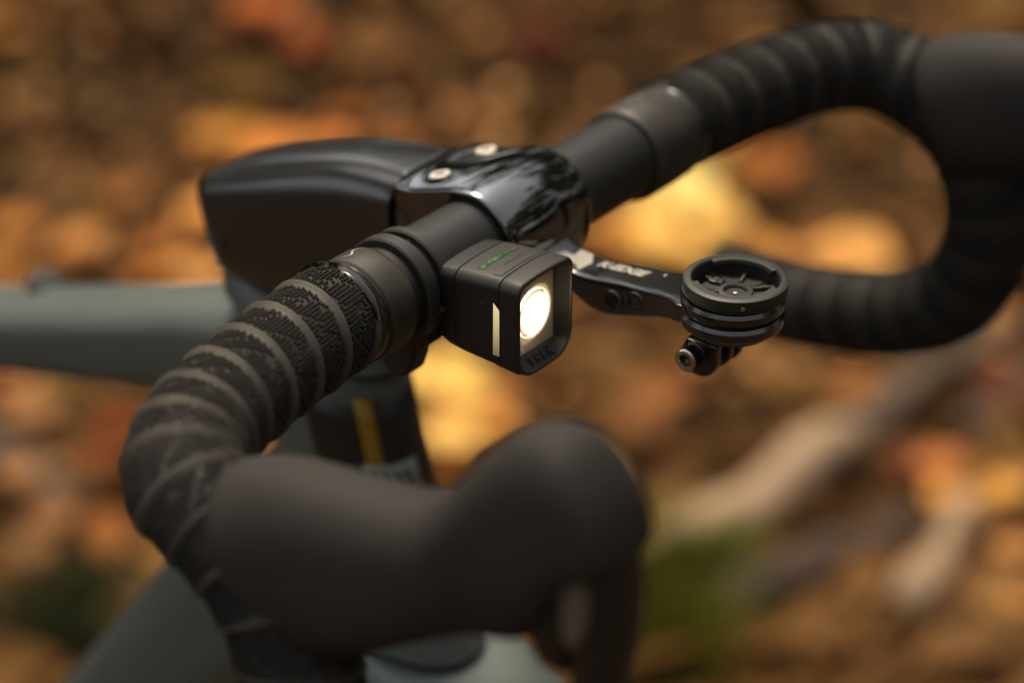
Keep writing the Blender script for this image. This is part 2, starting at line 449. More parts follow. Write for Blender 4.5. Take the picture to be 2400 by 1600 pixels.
FR = [(-.0225, -.10), (-.0234, -.055), (-.0236, -.02), (-.0230, 0)] + [(-.0210 + .0420 * q / 14, 0) for q in range(15)] + [(.0230, 0), (.0236, -.02), (.0234, -.055), (.0225, -.10)]
face = rings('faceplate', [fp_ring(y, 1.012 - .115 * (y / .0236) ** 2 + e) for y, e in FR], M['gloss'], ang=75)
face.parent = stem
# bolts on the faceplate and at the back of the stem
def bolt(name, c, ax, r, h, m, parent, hexr, hm=None, rec=.0003):
    ax = Vector(ax).normalized(); c = Vector(c)
    o = cyl(name, c, ax, 0, 0, m, N=28, prof=[(r, -h), (r, -.0006), (r - .0005, 0), (hexr * 1.18, 0), (hexr * 1.05, -.0004), (hexr * 1.0, -.0012)], cap1=True)
    o.parent = parent
    hx = hexsocket('socket', c - ax * .0011, ax, hexr * .95, .0002 + rec, hm or M['hex'], o)
    return o
axb = (-.28, 0, 1)
for yy in (-.0130, .0130):
    rcs = cyl('bolt_recess', (-.0212, YC + yy, .0148), axb, 0, 0, M['seam'], N=28, prof=[(.0049, 0), (.0049, .0018), (.0035, .0018)]); rcs.parent = stem
    bolt('bolt', (-.0215, YC + yy, .0172), axb, .0040, .003, M['bolt_pale'], stem, .0020)
for bx, zz in ((-.1412, -.0285), (-.1352, -.0530)):
    bolt('bolt', (bx, YC - .0130, zz), (-1, -.35, .1), .0030, .004, mat('dull_bolt', (.40, .36, .31), .4, metal=.7), stem, .0013)
# dark lettering moulded into the stem side
text_mesh('stem_lettering', 'RSL', .0095, .0001, M['letter'], basis((1, 0, .22), (0, -.05, 1), (-.1150, YC - .0221, -.0385)), stem, spacing=1.1, bold=.0003)

# ---- headset cover, head tube, frame
def oval(cx, z, a, b, tilt=.02, n=2.4, N=56):
    return [Vector((cx + u, YC + v, z - tilt * u * 0)) for u, v in se(a, b, n, N)]
HN = 2.1
def ht(z):  # head-tube centre x at height z
    return -.0985 + (-.059 - z) * .285
def htring(z, a, b, n=2.5, f=0, N=56):
    # front is rounder, section along the head-tube
    return [Vector((ht(z) + u + f, YC + v, z - .22 * u)) for u, v in se(a, b, n, N)]
cover = B(rings('headset_cover', [htring(-.0570, .036, .0185), htring(-.0574, .0385, .0205), htring(-.062, .0405, .0228), htring(-.0700, .0415, .0240), htring(-.0708, .0405, .0232)], M['frame'], ang=50))
gapr = B(rings('headset_gap', [htring(-.0700, .0395, .0222), htring(-.0735, .0395, .0222)], M['seam']))
head = B(rings('head_tube', [htring(-.0722, .0370, .0228, HN), htring(-.0728, .0385, .0240, HN), htring(-.085, .0365, .0250, HN), htring(-.11, .0345, .0252, HN), htring(-.15, .0360, .0258, HN), htring(-.18, .0405, .0280, HN), htring(-.1895, .0425, .0290, HN), htring(-.1905, .0415, .0280, HN)], M['frame'], ang=50))
# black front panel (a shell wrapped over the nose of the head tube), ochre stripe, lettering
def panel(name, z0, z1, u0, u1, off, m, parent, steps=14, zs=10, a=.0400, b=.0252):
    V = []; F = []
    for i in range(zs + 1):
        z = z0 + (z1 - z0) * i / zs
        k = (z - (-.085)) / (-.11 + .085); aa = (.0365 + (.0345 - .0365) * min(1, max(0, k))) if z > -.11 else .0345 + (.0015) * (-.11 - z) / .04; bb = .0250 + .0006 * max(0, (-.085 - z) / .065)
        for j in range(steps + 1):
            t = radians(u0 + (u1 - u0) * j / steps); c, s = cos(t), sin(t); n = HN
            u = (aa + off) * math.copysign(abs(c) ** (2 / n), c); v = (bb + off) * math.copysign(abs(s) ** (2 / n), s)
            V.append((ht(z) + u, YC + v, z - .22 * u))
    for i in range(zs):
        for j in range(steps): q = i * (steps + 1) + j; F.append((q, q + 1, q + steps + 2, q + steps + 1))
    o = raw(name, V, F, m); s_ = o.modifiers.new('thick', 'SOLIDIFY'); s_.thickness = .0004; s_.offset = 0; fixn(o)
    o.parent = parent; return o
panel('black_panel', -.083, -.180, -78, 78, .0006, M['black_panel'], head, 30)
panel('ochre_stripe', -.0815, -.180, -40, -27, .0012, M['yellow'], head, 4)
panel('letter_band', -.1090, -.1210, -44, 2, .0016, M['lettergreen'], head, 10, 2)
for q in range(4):
    panel('letter', -.1110, -.1190, -40 + q * 9.5, -35.5 + q * 9.5, .0019, M['black_panel'], head, 2, 2)

def tube_section(c, d, hw, hh, n, N=40):
    d = Vector(d).normalized(); side = Vector((0, 1, 0)); up = d.cross(side).normalized()
    if up.z < 0: up = -up
    return [Vector(c) + side * u + up * v for u, v in se(hw, hh, n, N)]
tt = [((-.100, YC, -.088), .0215, .0235), ((-.15, YC, -.0985), .0225, .0205), ((-.20, YC, -.1140), .0225, .0180), ((-.28, YC, -.1380), .0225, .0153), ((-.45, YC, -.190), .021, .015), ((-.62, YC, -.242), .018, .0145)]
top = B(rings('top_tube', [tube_section(c, (-1, 0, -.325), a, b, 3.4) for c, a, b in tt], M['frame'], ang=60))
plug = cyl('cable_plug', (-.2680, YC + .0105, -.1200), (.3, 0, 1), .0085, .0060, M['seam'], N=20, bevel=.001); plug.parent = top
dt = [((-.085, YC, -.160), .026, .040), ((-.125, YC, -.200), .028, .036), ((-.1706, YC, -.2534), .0285, .032), ((-.2546, YC, -.3634), .028, .032), ((-.42, YC, -.58), .026, .029), ((-.58, YC, -.79), .025, .028)]
down = B(rings('down_tube', [tube_section(c, (-.607, 0, -.795), a, b, 2.8) for c, a, b in dt], M['frame'], ang=60))

# ---- fork
fr = [(-.1935, .0430, .0290, .000), (-.1945, .0500, .0310, .006), (-.199, .0570, .0335, .014), (-.208, .0600, .0370, .018), (-.224, .0620, .043, .021), (-.25, .058, .050, .022)]
ring_ = B(rings('headset_gap', [htring(-.1890, .0405, .0258), htring(-.1960, .0405, .0258)], M['seam']))
crown = B(rings('fork_crown', [htring(z, a, b, 2.4, f) for z, a, b, f in fr], M['frame'], ang=60))
for s in (-1, 1):
    L = []
    for z, dx, a, b in ((-.235, .0, .030, .013), (-.27, .0, .024, .011), (-.36, .012, .018, .009), (-.50, .030, .014, .008), (-.60, .045, .010, .007)):
        L.append([Vector((ht(-.25) + .005 + (-.25 - z) * .28 + dx * .4 + u, YC + s * (.043 + (z + .25) * -.03) + v, z)) for u, v in se(a, b, 2.2, 28)])
    B(rings('fork_leg', L, M['frame'], ang=60))

# ---- brake hoods and levers
def hood(side):
    # x, z top, z bottom, half width, lean
    S = [(.0585, .0105, -.0265, .0160, 2.0, .44), (.0592, .0135, -.0295, .0190, 2.1, .44), (.0625, .0155, -.0322, .0206, 2.2, .42), (.070, .0190, -.0335, .0206, 2.3, .36), (.079, .0222, -.0325, .0196, 2.4, .28),
         (.090, .0245, -.0300, .0184, 2.5, .19), (.104, .0268, -.0235, .0174, 2.6, .10), (.117, .0295, -.0160, .0168, 2.6, .04), (.127, .0340, -.0100, .0165, 2.6, 0), (.1355, .0425, -.0050, .0164, 2.6, 0), (.1440, .0535, -.0005, .0163, 2.6, 0),
         (.1525, .0625, .0020, .0163, 2.7, 0), (.1605, .0675, .0060, .0162, 2.8, 0), (.1680, .0690, .0150, .0160, 2.9, 0), (.1745, .0668, .0265, .0157, 2.9, 0), (.1805, .0605, .0325, .0150, 2.8, 0), (.1848, .0535, .0350, .0136, 2.7, 0), (.1872, .0475, .0370, .0112, 2.5, 0), (.1882, .0445, .0395, .0070, 2.2, 0)]
    # densify
    R = []
    D = []
    for i in range(len(S) - 1):
        a, b, c, d = (S[max(0, min(len(S) - 1, i + q))] for q in (-1, 0, 1, 2))
        for q in range(3):
            t = q / 3
            D.append([.5 * ((2 * b[k]) + (c[k] - a[k]) * t + (2 * a[k] - 5 * b[k] + 4 * c[k] - d[k]) * t * t + (3 * b[k] - a[k] - 3 * c[k] + d[k]) * t ** 3) for k in range(6)])
    D.append(list(S[-1]))
    for x, zt, zb, hw, n, sh_ in D:
        hw = max(hw, .001); zc = (zt + zb) / 2; hh = max(.0015, (zt - zb) / 2)
        R.append([Vector((x - sh_ * v, side * .2 + u * (1 - .06 * v / hh), zc + v)) for u, v in se(hw, hh, n, 56)])
    HR = R
    h = B(rings('brake_hood', R, M['hood'], ang=80, label=('near' if side < 0 else 'far') + ' side rubber brake hood with upturned horn'))
    # moulding line along the outer flank of the hood
    seamr = []
    for q in range(9, len(HR) - 9):
        c0 = HR[q][28 if side < 0 else 0]; nx = HR[q][26 if side < 0 else 2]; e_ = Vector((0, side, 0))
        seamr.append([c0 + e_ * -.0002 + Vector((0, 0, .0005)), c0 + e_ * .0003, c0 + e_ * -.0002 - Vector((0, 0, .0005))])
    sm_ = rings('moulding_line', seamr, M['hood'], cap0=False, cap1=False); sm_.parent = h
    # lever body under the horn and the blade
    y0 = side * .2
    pv = cyl('lever_pivot', (.1725, y0 - .0105, .040), (0, 1, 0), .0095, .021, M['lever'], N=32, bevel=.001); pv.parent = h
    bl = [(.1800, .046, .0075, .0095), (.1815, .030, .0092, .0092), (.1815, .014, .0088, .0084), (.1805, .000, .0074, .0074), (.1770, -.022, .0072, .0068), (.171, -.048, .0070, .0062), (.165, -.072, .0065, .006), (.160, -.094, .005, .005)]
    lv = B(rings('brake_lever', [[Vector((x + u, y0 + v, z)) for u, v in se(a, b, 2.6, 28)] for x, z, a, b in bl], M['lever'], ang=60))
    pl = rings('lever_reflection', [[Vector((x - .001 + u, y0 - side * -.0 + (-.0098 if side < 0 else .0098) + v, z)) for u, v in se(a * .50 * q, .0012, 2.4, 16)] for (x, z, a, b), q in (((.1790, .037, .008, 0), .5), ((.1795, .031, .009, 0), 1), ((.1795, .021, .009, 0), 1), ((.1785, .014, .008, 0), .5))], M['lever_sheen'], ang=60)  # raised pale patch stands in for a warm reflection on the lever face
    pl.parent = lv
    sb = B(rings('shift_paddle', [[Vector((x + u, y0 + v, z)) for u, v in se(a, b, 2.6, 24)] for x, z, a, b in [(.1655, .034, .011, .010), (.1660, .020, .0095, .009), (.1665, .008, .0080, .008), (.1680, .001, .0060, .007), (.1690, -.002, .0030, .004)]], M['lever'], ang=60))
    return h
hood(-1); hood(1)

# ================================================================== BIKE LIGHT
LY = -.051
lamp = empty('bike_light', (.03, LY, -.02), 'small square black bike headlamp, switched on, clamped to the bar between stem and tape', 'bike light')
def Lm(o): return keep(o, lamp)
def lring(x, dy=0, dtop=0, dbot=0, inset=0.0, r=(.0036, .0036, .0092, .0092), crown=.0011, tilt=0.0):
    # outer section of the lamp at station x (camera-side edge is -y)
    f = (x - .0145) / (.049 - .0145)
    top_ = .0104 + (.0136 - .0104) * min(1, f * 1.15); bot = -.0218 - .0006 * f
    hw = .0148 + .0004 * f
    P = rrect(LY - hw + inset, LY + hw - inset, bot + inset + dbot, top_ - inset + dtop, [max(.0008, q - inset * .6) for q in r], crown=crown)
    return [Vector((x, p[0], p[1])) for p in P]
def lloft(name, st, m, c0=True, c1=True, ang=30, par=None):
    o = rings(name, [lring(*s) if isinstance(s, tuple) else s for s in st], m, cap0=c0, cap1=c1, ang=ang)
    if par: o.parent = par
    else: Lm(o)
    return o
rear = lloft('rear_housing', [(.0135, 0, 0, .0030, .0030), (.0138, 0, 0, .0022, .0015), (.0150, 0, 0, .0010, .0005), (.0175, 0, 0, .0004, .0002), (.0218, 0, 0, 0, .0001), (.0220, 0, 0, 0, .0003)], M['light_dark'])
seamA = lloft('seam', [(.0217, 0, 0, 0, .0005), (.0226, 0, 0, 0, .0005)], M['seam'], par=rear)
seamA.parent = rear
# parting lines bow backwards in the middle like in the real housing
body = lloft('housing', [(.0223, 0, 0, 0, .0003), (.02250, 0, 0, 0, .0001), (.0235, 0, 0, 0, 0), (.030, 0, 0, 0, 0), (.0395, 0, 0, 0, 0), (.0405, 0, 0, 0, .0001), (.0407, 0, 0, 0, .0003)], M['light'])
seamB = lloft('seam', [(.0404, 0, 0, 0, .0005), (.0418, 0, 0, 0, .0005)], M['seam'], par=body)
# bezel: outer shell, rounded lip, sloping inner walls down to the lens
def oring(x, y0, y1, z0, z1, r, crown=0.0):
    return [Vector((x, p[0], p[1])) for p in rrect(y0, y1, z0, z1, r, crown=crown)]
lip = lring(.0489, 0, 0, 0, .0003)
bez = [lring(.0410, 0, 0, 0, .0003), lring(.0412, 0, 0, 0, .0001), lring(.0425), lring(.0478), lring(.0485, 0, 0, 0, .0001), lip, lring(.0492, 0, 0, 0, .0008), lring(.04915, 0, 0, 0, .0013),
       oring(.0486, LY - .0139, LY + .0139, -.0212, .0124, (.0024, .0024, .0078, .0078), .0010),
       oring(.0462, LY - .0124, LY + .0124, -.0187, .0108, (.0016, .0016, .0030, .0030), .0007),
       oring(.0446, LY - .0115, LY + .0112, -.0170, .0094, (.0006, .0006, .0006, .0006), .0003),
       oring(.0425, LY - .0115, LY + .0112, -.0170, .0094, (.0006, .0006, .0006, .0006), .0003)]
bezel = lloft('bezel', bez, M['light'], c0=True, c1=False)
# brand letters moulded on the sill under the lens
text_mesh('raised_letters', 'TREK', .0047, .00030, M['letter'], basis((0, 1, 0), (-.0040, 0, .0039), (.0468, LY + .0002, -.0189)), bezel, spacing=1.25, bold=.00010)

# micro-prism reflector plate behind the lens, real pyramids
def prism_plate():
    V = []; F = []; x0 = .0436; st = .00070; ny = int(.0226 / st); nz = int(.0270 / st)
    for i in range(ny):
        for j in range(nz):
            y = LY - .0114 + (i + .5) * st; z = -.0176 + (j + .5) * st
            if (y - (LY - .0006)) ** 2 + (z + .0030) ** 2 < .0083 ** 2: continue
            b = len(V); h = st / 2
            V += [(x0, y - h, z - h), (x0, y + h, z - h), (x0, y + h, z + h), (x0, y - h, z + h), (x0 + .00046, y, z)]
            F += [(b, b + 1, b + 4), (b + 1, b + 2, b + 4), (b + 2, b + 3, b + 4), (b + 3, b, b + 4)]
    return raw('prism_plate', V, F, M['prism'], smooth=False, kind='stuff')
M['prism'] = mat('prism_plastic', (0.62, 0.52, 0.34), 0.18, metal=0.6)
pp = prism_plate(); Lm(pp)
OC = Vector((.0436, LY - .0006, -.0030))
t = M['led'].node_tree; b = t.nodes['Principled BSDF']; tcn = t.nodes.new('ShaderNodeTexCoord'); vm = t.nodes.new('ShaderNodeVectorMath'); vm.operation = 'DISTANCE'; vm.inputs[1].default_value = OC
t.links.new(tcn.outputs['Object'], vm.inputs[0])
mr = t.nodes.new('ShaderNodeMapRange'); mr.inputs['From Min'].default_value = .0026; mr.inputs['From Max'].default_value = .0079; mr.inputs['To Min'].default_value = 14; mr.inputs['To Max'].default_value = .16; mr.interpolation_type = 'SMOOTHSTEP'
t.links.new(vm.outputs['Value'], mr.inputs['Value']); t.links.new(mr.outputs[0], b.inputs['Emission Strength'])
rp = t.nodes.new('ShaderNodeValToRGB'); mr2 = t.nodes.new('ShaderNodeMapRange'); mr2.inputs['From Min'].default_value = .004; mr2.inputs['From Max'].default_value = .0082
t.links.new(vm.outputs['Value'], mr2.inputs['Value']); t.links.new(mr2.outputs[0], rp.inputs['Fac']); rp.color_ramp.elements[0].color = (1, .88, .66, 1); rp.color_ramp.elements[1].color = (1, .68, .36, 1)
t.links.new(rp.outputs[0], b.inputs['Emission Color'])
optic = cyl('led_optic', OC - Vector((.0006, 0, 0)), (1, 0, 0), 0, 0, M['led'], N=64, prof=[(.0080, 0), (.0080, .0008), (.0077, .0013), (.0066, .0018), (.0045, .0021), (.002, .0023), (.0003, .00235)]); Lm(optic)
orim = cyl('optic_rim', OC, (1, 0, 0), 0, 0, M['led_ring'], N=64, prof=[(.0083, 0), (.0084, .0011), (.0086, .0013), (.0088, .0010), (.0088, 0)], cap0=False, cap1=False); orim.parent = optic
gr_ = cyl('optic_gap', OC + Vector((.0002, 0, 0)), (1, 0, 0), 0, 0, M['seam'], N=64, prof=[(.0082, .0009), (.0084, .00115), (.0086, .0009)], cap0=False, cap1=False); gr_.parent = optic
fm = mat('warm_facet', (.8, .7, .5), .3, emit=(1.0, .80, .50), estr=.20)
for (yy, zz, ww, hh) in ((.0012, .0022, .0034, .00035), (.0022, -.0030, .0020, .0005), (-.0008, -.0040, .0026, .0004)):
    f_ = rings('optic_facet', [[OC + Vector((xx, yy + u, zz + v)) for u, v in se(ww, hh, 2, 20)] for xx in (.00150, .00184)], fm); f_.parent = optic
# clear pane
pm = bpy.data.materials.new('clear_pane'); pm.use_nodes = True; t = pm.node_tree; t.nodes.clear()
oo = t.nodes.new('ShaderNodeOutputMaterial'); mx = t.nodes.new('ShaderNodeMixShader'); tr = t.nodes.new('ShaderNodeBsdfTransparent'); gl = t.nodes.new('ShaderNodeBsdfGlossy'); fr_ = t.nodes.new('ShaderNodeLayerWeight')
gl.inputs['Roughness'].default_value = .05; fr_.inputs['Blend'].default_value = .2
pw = t.nodes.new('ShaderNodeMath'); pw.operation = 'MULTIPLY'; pw.inputs[1].default_value = .12; t.links.new(fr_.outputs['Facing'], pw.inputs[0]); t.links.new(pw.outputs[0], mx.inputs[0]); t.links.new(tr.outputs[0], mx.inputs[1]); t.links.new(gl.outputs[0], mx.inputs[2]); t.links.new(mx.outputs[0], oo.inputs[0])
pane = rings('lens_pane', [oring(.0457, LY - .0119, LY + .0119, -.0184, .0100, (.0009,) * 4, .0003), oring(.0460, LY - .0119, LY + .0119, -.0184, .0100, (.0009,) * 4, .0003)], pm); Lm(pane)

# side window: pale amber strip with a clipped top, lying in the seam of the near side
yn = LY - .01525
def prism_shape(name, pts, axis, d0, d1, m, parent, bw=0):
    R = []
    for d in (d0, d1):
        R.append([Vector((p[0], d, p[1])) if axis == 'y' else Vector((p[0], p[1], d)) for p in pts])
    o = rings(name, R, m)
    if bw: bev(o, bw, 2)
    o.parent = parent; return o
wm = mat('amber_side_window_lit', (0.30, 0.26, 0.14), 0.35)
t = wm.node_tree; b = t.nodes['Principled BSDF']; tcn = t.nodes.new('ShaderNodeTexCoord'); sx = t.nodes.new('ShaderNodeSeparateXYZ'); mr = t.nodes.new('ShaderNodeMapRange')
t.links.new(tcn.outputs['Object'], sx.inputs[0]); t.links.new(sx.outputs['Z'], mr.inputs['Value'])
mr.inputs['From Min'].default_value = -.015; mr.inputs['From Max'].default_value = .004; mr.inputs['To Min'].default_value = .04; mr.inputs['To Max'].default_value = .42
b.inputs['Emission Color'].default_value = (.76, .62, .30, 1); t.links.new(mr.outputs[0], b.inputs['Emission Strength'])
win = prism_shape('side_window', [(.0390, .0052), (.0414, .0030), (.0414, -.0142), (.0388, -.0142)], 'y', yn - .00008, yn + .002, wm, body)
prism_shape('window_surround', [(.0386, .0062), (.0418, .0034), (.0418, -.0147), (.0384, -.0147)], 'y', yn + .00002, yn + .0018, M['seam'], body)
# top: charge indicator, power slot and the button outline; all follow the crowned top
def topz(x, y):
    f = (x - .0145) / (.049 - .0145); return .0104 + (.0136 - .0104) * min(1, f * 1.15) + .0011 * (1 - ((y - LY) / .0150) ** 2)
def topstrip(name, x0, x1, y0, y1, h, m, parent, n=14, bow=0.0):
    V = []; F = []
    for i in range(n + 1):
        y = y0 + (y1 - y0) * i / n; bo = bow * (1 - ((y - LY) / .015) ** 2)
        for x, dz in ((x0, -.0004), (x0, h), (x1, h), (x1, -.0004)): V.append((x - bo, y, topz(x, y) + dz))
    for i in range(n):
        for k in range(3): F.append((4 * i + k, 4 * i + k + 1, 4 * i + k + 5, 4 * i + k + 4))
    F += [(0, 1, 2, 3), (4 * n + 3, 4 * n + 2, 4 * n + 1, 4 * n)]
    o = raw(name, V, F, m, smooth=False); fixn(o); o.parent = parent; return o
gm = mat('green_indicator', (.02, .06, .015), .12, emit=(.03, .16, .015), estr=.32)
t = gm.node_tree; b = t.nodes['Principled BSDF']; tcn = t.nodes.new('ShaderNodeTexCoord'); wv = t.nodes.new('ShaderNodeTexNoise'); wv.inputs['Scale'].default_value = 500
rp = t.nodes.new('ShaderNodeValToRGB'); rp.color_ramp.elements[0].color = (.006, .02, .004, 1); rp.color_ramp.elements[1].color = (.09, .34, .06, 1); rp.color_ramp.elements[0].position = .42; rp.color_ramp.elements[1].position = .62
t.links.new(tcn.outputs['Object'], wv.inputs['Vector']); t.links.new(wv.outputs['Fac'], rp.inputs['Fac']); t.links.new(rp.outputs[0], b.inputs['Emission Color'])
topstrip('indicator_frame', .0283, .0308, LY - .0103, LY + .0093, .00008, M['seam'], body)
topstrip('charge_indicator', .0286, .0303, LY - .0099, LY + .0055, .00016, gm, body)
topstrip('indicator_end', .0286, .0303, LY + .0056, LY + .0088, .00014, mat('amber_end', (.10, .07, .008), .2), body, 5)
topstrip('power_slot', .0345, .0352, LY - .0045, LY + .0060, .00008, M['seam'], body)
for xx in (.0340,):
    topstrip('button_edge', .0362, .0398, LY - .0117, LY - .0110, .00008, M['seam'], body, 4)
topstrip('grip_groove', .0388, .0396, LY - .0105, LY + .0105, .00010, M['seam'], body)
foot = prism_shape('lower_tab', [(.0345, -.0215), (.0345, -.0228), (.0445, -.0233), (.0445, -.0215)], 'y', LY - .0085, LY + .0085, M['light'], body)

# bracket: two bands round the bar, a solid front block, thumb lever below
def cring(y, r, N=72, z0=0, x0=0): return [Vector((x0 + r * cos(2 * pi * j / N), y, z0 + r * sin(2 * pi * j / N))) for j in range(N)]
def band(name, y0, y1, r0, r1, m, parent):
    e = .0006
    o = rings(name, [cring(y0, r0), cring(y0, r1 - e), cring(y0 + e, r1), cring(y1 - e, r1), cring(y1, r1 - e), cring(y1, r0)], m, cap0=False, cap1=False)
    o.parent = parent; return o
brk = empty('bracket', (.0, 0, 0)); brk.parent = None
bk = rings('bracket', [[Vector((x, LY + u * w_, zc + v * h_)) for u, v in se(1, 1, 5, 56)] for x, w_, h_, zc in
     ((.0105, .0112, .0135, -.0040), (.0125, .0106, .0128, -.0045), (.0140, .0100, .0122, -.005))], M['mount'])
web = rings('bracket_web', [[Vector((x, yc_ + u * w_, zc + v * h_)) for u, v in se(1, 1, 5, 56)] for x, yc_, w_, h_, zc in
     ((.0020, -.0672, .0062, .0176, -.0010), (.0075, -.0668, .0060, .0155, -.0020), (.0110, -.0620, .0085, .0140, -.0036), (.0138, -.0560, .0110, .0128, -.0048))], M['mount']); web.parent = bk
bpy.data.objects.remove(brk); Lm(bk)
band('clamp_band', -.0742, -.0684, .0159, .0188, M['mount'], bk)
band('clamp_band', -.0648, -.0606, .0159, .0184, M['mount'], bk)
# webs from the bands to the block
for (ya, yb) in ((-.0738, -.0688), (-.0645, -.0609)):
    prism_shape('clamp_arm', [(.002, .0180), (.006, .0172), (.0105, .0142), (.0138, .0098), (.0138, -.0160), (.010, -.0185), (.002, -.0190), (.010, 0)], 'y', ya, yb, M['mount'], bk, .0008)
# lower solid shell
sh = []
for y, r in ((-.0738, .0185), (-.0732, .0192), (-.0612, .0192), (-.0606, .0185)):
    sh.append([Vector((r * cos(a), y, r * sin(a))) for a in [radians(188 + 160 * k / 24) for k in range(25)]] + [Vector((.0162 * cos(a), y, .0162 * sin(a))) for a in [radians(348 - 160 * k / 24) for k in range(25)]])
s_ = rings('lower_clamp', sh, M['mount']); s_.parent = bk
# thumb lever and its catch
prism_shape('thumb_lever', [(-0.006, -0.015), (0.012, -0.013), (0.014, -0.018), (0.011, -0.0205), (0.008, -0.0197), (0.0075, -0.0255), (0.005, -0.0325), (0.0, -0.0357), (-0.006, -0.0335), (-0.009, -0.0265), (-0.009, -0.0155)], 'y', -.0705, -.0610, M['mount'], bk, .0016)
cyl('catch_pin', (.0120, -.0720, -.0165), (0, 1, 0), .0021, .0135, M['light_dark'], N=20, bevel=.0004).parent = bk

# ================================================================== COMPUTER MOUNT
MY = -.006
DC = Vector((.0940, MY, .0012))
cm = empty('computer_mount', (.0940, MY, -.03), 'round black out-front computer mount with white lettering on its arm, empty cup', 'computer mount')
def Cm(o): return keep(o, cm)
arm_st = [(.0150, .0085, .0020, -.0120, 2.8), (.0190, .0080, -.0010, -.0125, 3), (.0240, .0078, -.0048, -.0130, 3.5), (.0300, .0080, -.0066, -.0140, 4), (.0350, .0084, -.0069, -.0165, 4.5), (.0405, .0086, -.0064, -.0185, 5),
          (.0470, .0088, -.0053, -.0192, 5), (.0540, .0088, -.0043, -.0175, 5), (.0620, .0090, -.0036, -.0148, 5), (.0690, .0100, -.0026, -.0122, 5), (.0750, .0118, -.0014, -.0100, 5), (.0800, .0135, -.0006, -.0090, 5), (.0860, .0140, -.0002, -.0085, 5)]
arm = Cm(rings('arm', [[Vector((x, MY + u, (zt + zb) / 2 + v)) for u, v in se(hw, (zt - zb) / 2, n * 2.0, 88)] for x, hw, zt, zb, n in arm_st], M['alu'], ang=50))
for x, z, r in ((.0505, -.0120, .0042), (.0600, -.0092, .0038)):
    hb = cyl('side_bolt', (x, MY - .0080, z), (0, -1, 0), 0, 0, M['alu'], N=32, prof=[(r, 0), (r, .0012), (r - .0003, .0016), (r * .72, .0016), (r * .60, .0004)]); hb.parent = arm
    hexsocket('socket', (x, MY - .0088, z), (0, -1, 0), r * .45, .0004, M['seam'], hb)
text_mesh('printed_letters', 'K-EDGE', .0058, .00006, M['white'], basis((1, 0, .10), (-.0, 1, 0), (.0470, MY + .0012, -.0050)), arm, shear=.25, spacing=.95, bold=.0003)
wl = raw('printed_logo', [(.0225, MY - .0064, -.00365), (.0268, MY - .0066, -.00560), (.0300, MY - .0030, -.0064), (.0335, MY - .0060, -.0067), (.0345, MY + .0010, -.0066), (.0310, MY + .0062, -.0064), (.0265, MY + .0050, -.0055), (.0270, MY + .0005, -.0056), (.0240, MY - .001, -.0043)], [(0, 1, 2, 8), (2, 3, 4), (2, 4, 5, 7), (7, 5, 6), (8, 2, 7)], M['white']); wl.parent = arm
dot = cyl('printed_dot', (.0640, MY + .0040, -.0038), (0, 0, 1), .0013, .0004, M['white'], N=20); dot.parent = arm
# stacked discs
pA = cyl('arm_disc', DC + Vector((-.001, 0, -.0042)), (0, 0, 1), 0, 0, M['alu'], N=96, prof=[(.0168, 0), (.0176, .0006), (.0177, .0009), (.0177, .0032), (.0168, .0044), (.010, .0045)]); pA.parent = arm
grv = cyl('groove', DC + Vector((-.001, 0, -.0062)), (0, 0, 1), .0158, .0022, M['seam'], N=72); grv.parent = arm
pB = Cm(cyl('lower_ring', DC + Vector((-.001, 0, -.0103)), (0, 0, 1), 0, 0, M['alu'], N=96, prof=[(.0168, 0), (.0176, .0006), (.0178, .0010), (.0178, .0036), (.0168, .0048), (.012, .0048)]))
pC = cyl('adapter_plate', DC + Vector((-.001, 0, -.0136)), (0, 0, 1), 0, 0, M['alu'], N=72, prof=[(.0120, 0), (.0142, .0008), (.0150, .0022), (.0150, .0032)]); pC.parent = pB
# cup
cup = Cm(cyl('cup', DC + Vector((0, 0, -.0034)), (0, 0, 1), 0, 0, M['cup'], N=96,
        prof=[(.0155, .0036), (.0155, .0044), (.0168, .0045), (.0173, .0048), (.0176, .0054), (.01725, .00545), (.01725, .0056), (.01710, .0057), (.0174, .0059), (.0174, .0086), (.0176, .0094), (.0170, .0098), (.0152, .0098), (.0147, .0093), (.0145, .0078), (.0145, .0030), (.0010, .0030)], cap1=False))
cz = -.0034
# bayonet lips: two arcs that overhang the well
for a0, a1 in ((58, 158), (228, 368)):
    R = []
    for k in range(17):
        a = radians(a0 + (a1 - a0) * k / 16); R.append([DC + Vector((r_ * cos(a), r_ * sin(a), cz + z_)) for r_, z_ in ((.0150, .0096), (.0131, .0096), (.0128, .0091), (.0128, .0080), (.0150, .0074))])
    tb = rings('bayonet_lip', R, M['cup']); tb.parent = cup
fl = cyl('cup_floor', DC + Vector((0, 0, cz + .0030)), (0, 0, 1), 0, 0, M['cup'], N=64, prof=[(.0144, 0), (.0140, .0006), (.0062, .0010), (.0058, .0018), (.0048, .0020), (.0042, .0020), (.0037, .0014), (.0037, -.0004)], cap1=True); fl.parent = cup
hole = cyl('centre_hole', DC + Vector((0, 0, cz + .0032)), (0, 0, 1), .0037, .0006, M['seam'], N=32); hole.parent = cup
hbm = cyl('centre_bolt', DC + Vector((0.0003, -.0003, cz + .0038)), (0, 0, 1), 0, 0, M['steel'], N=6, prof=[(.0010, 0), (.0010, .0005), (.0006, .0006)]); hbm.parent = cup
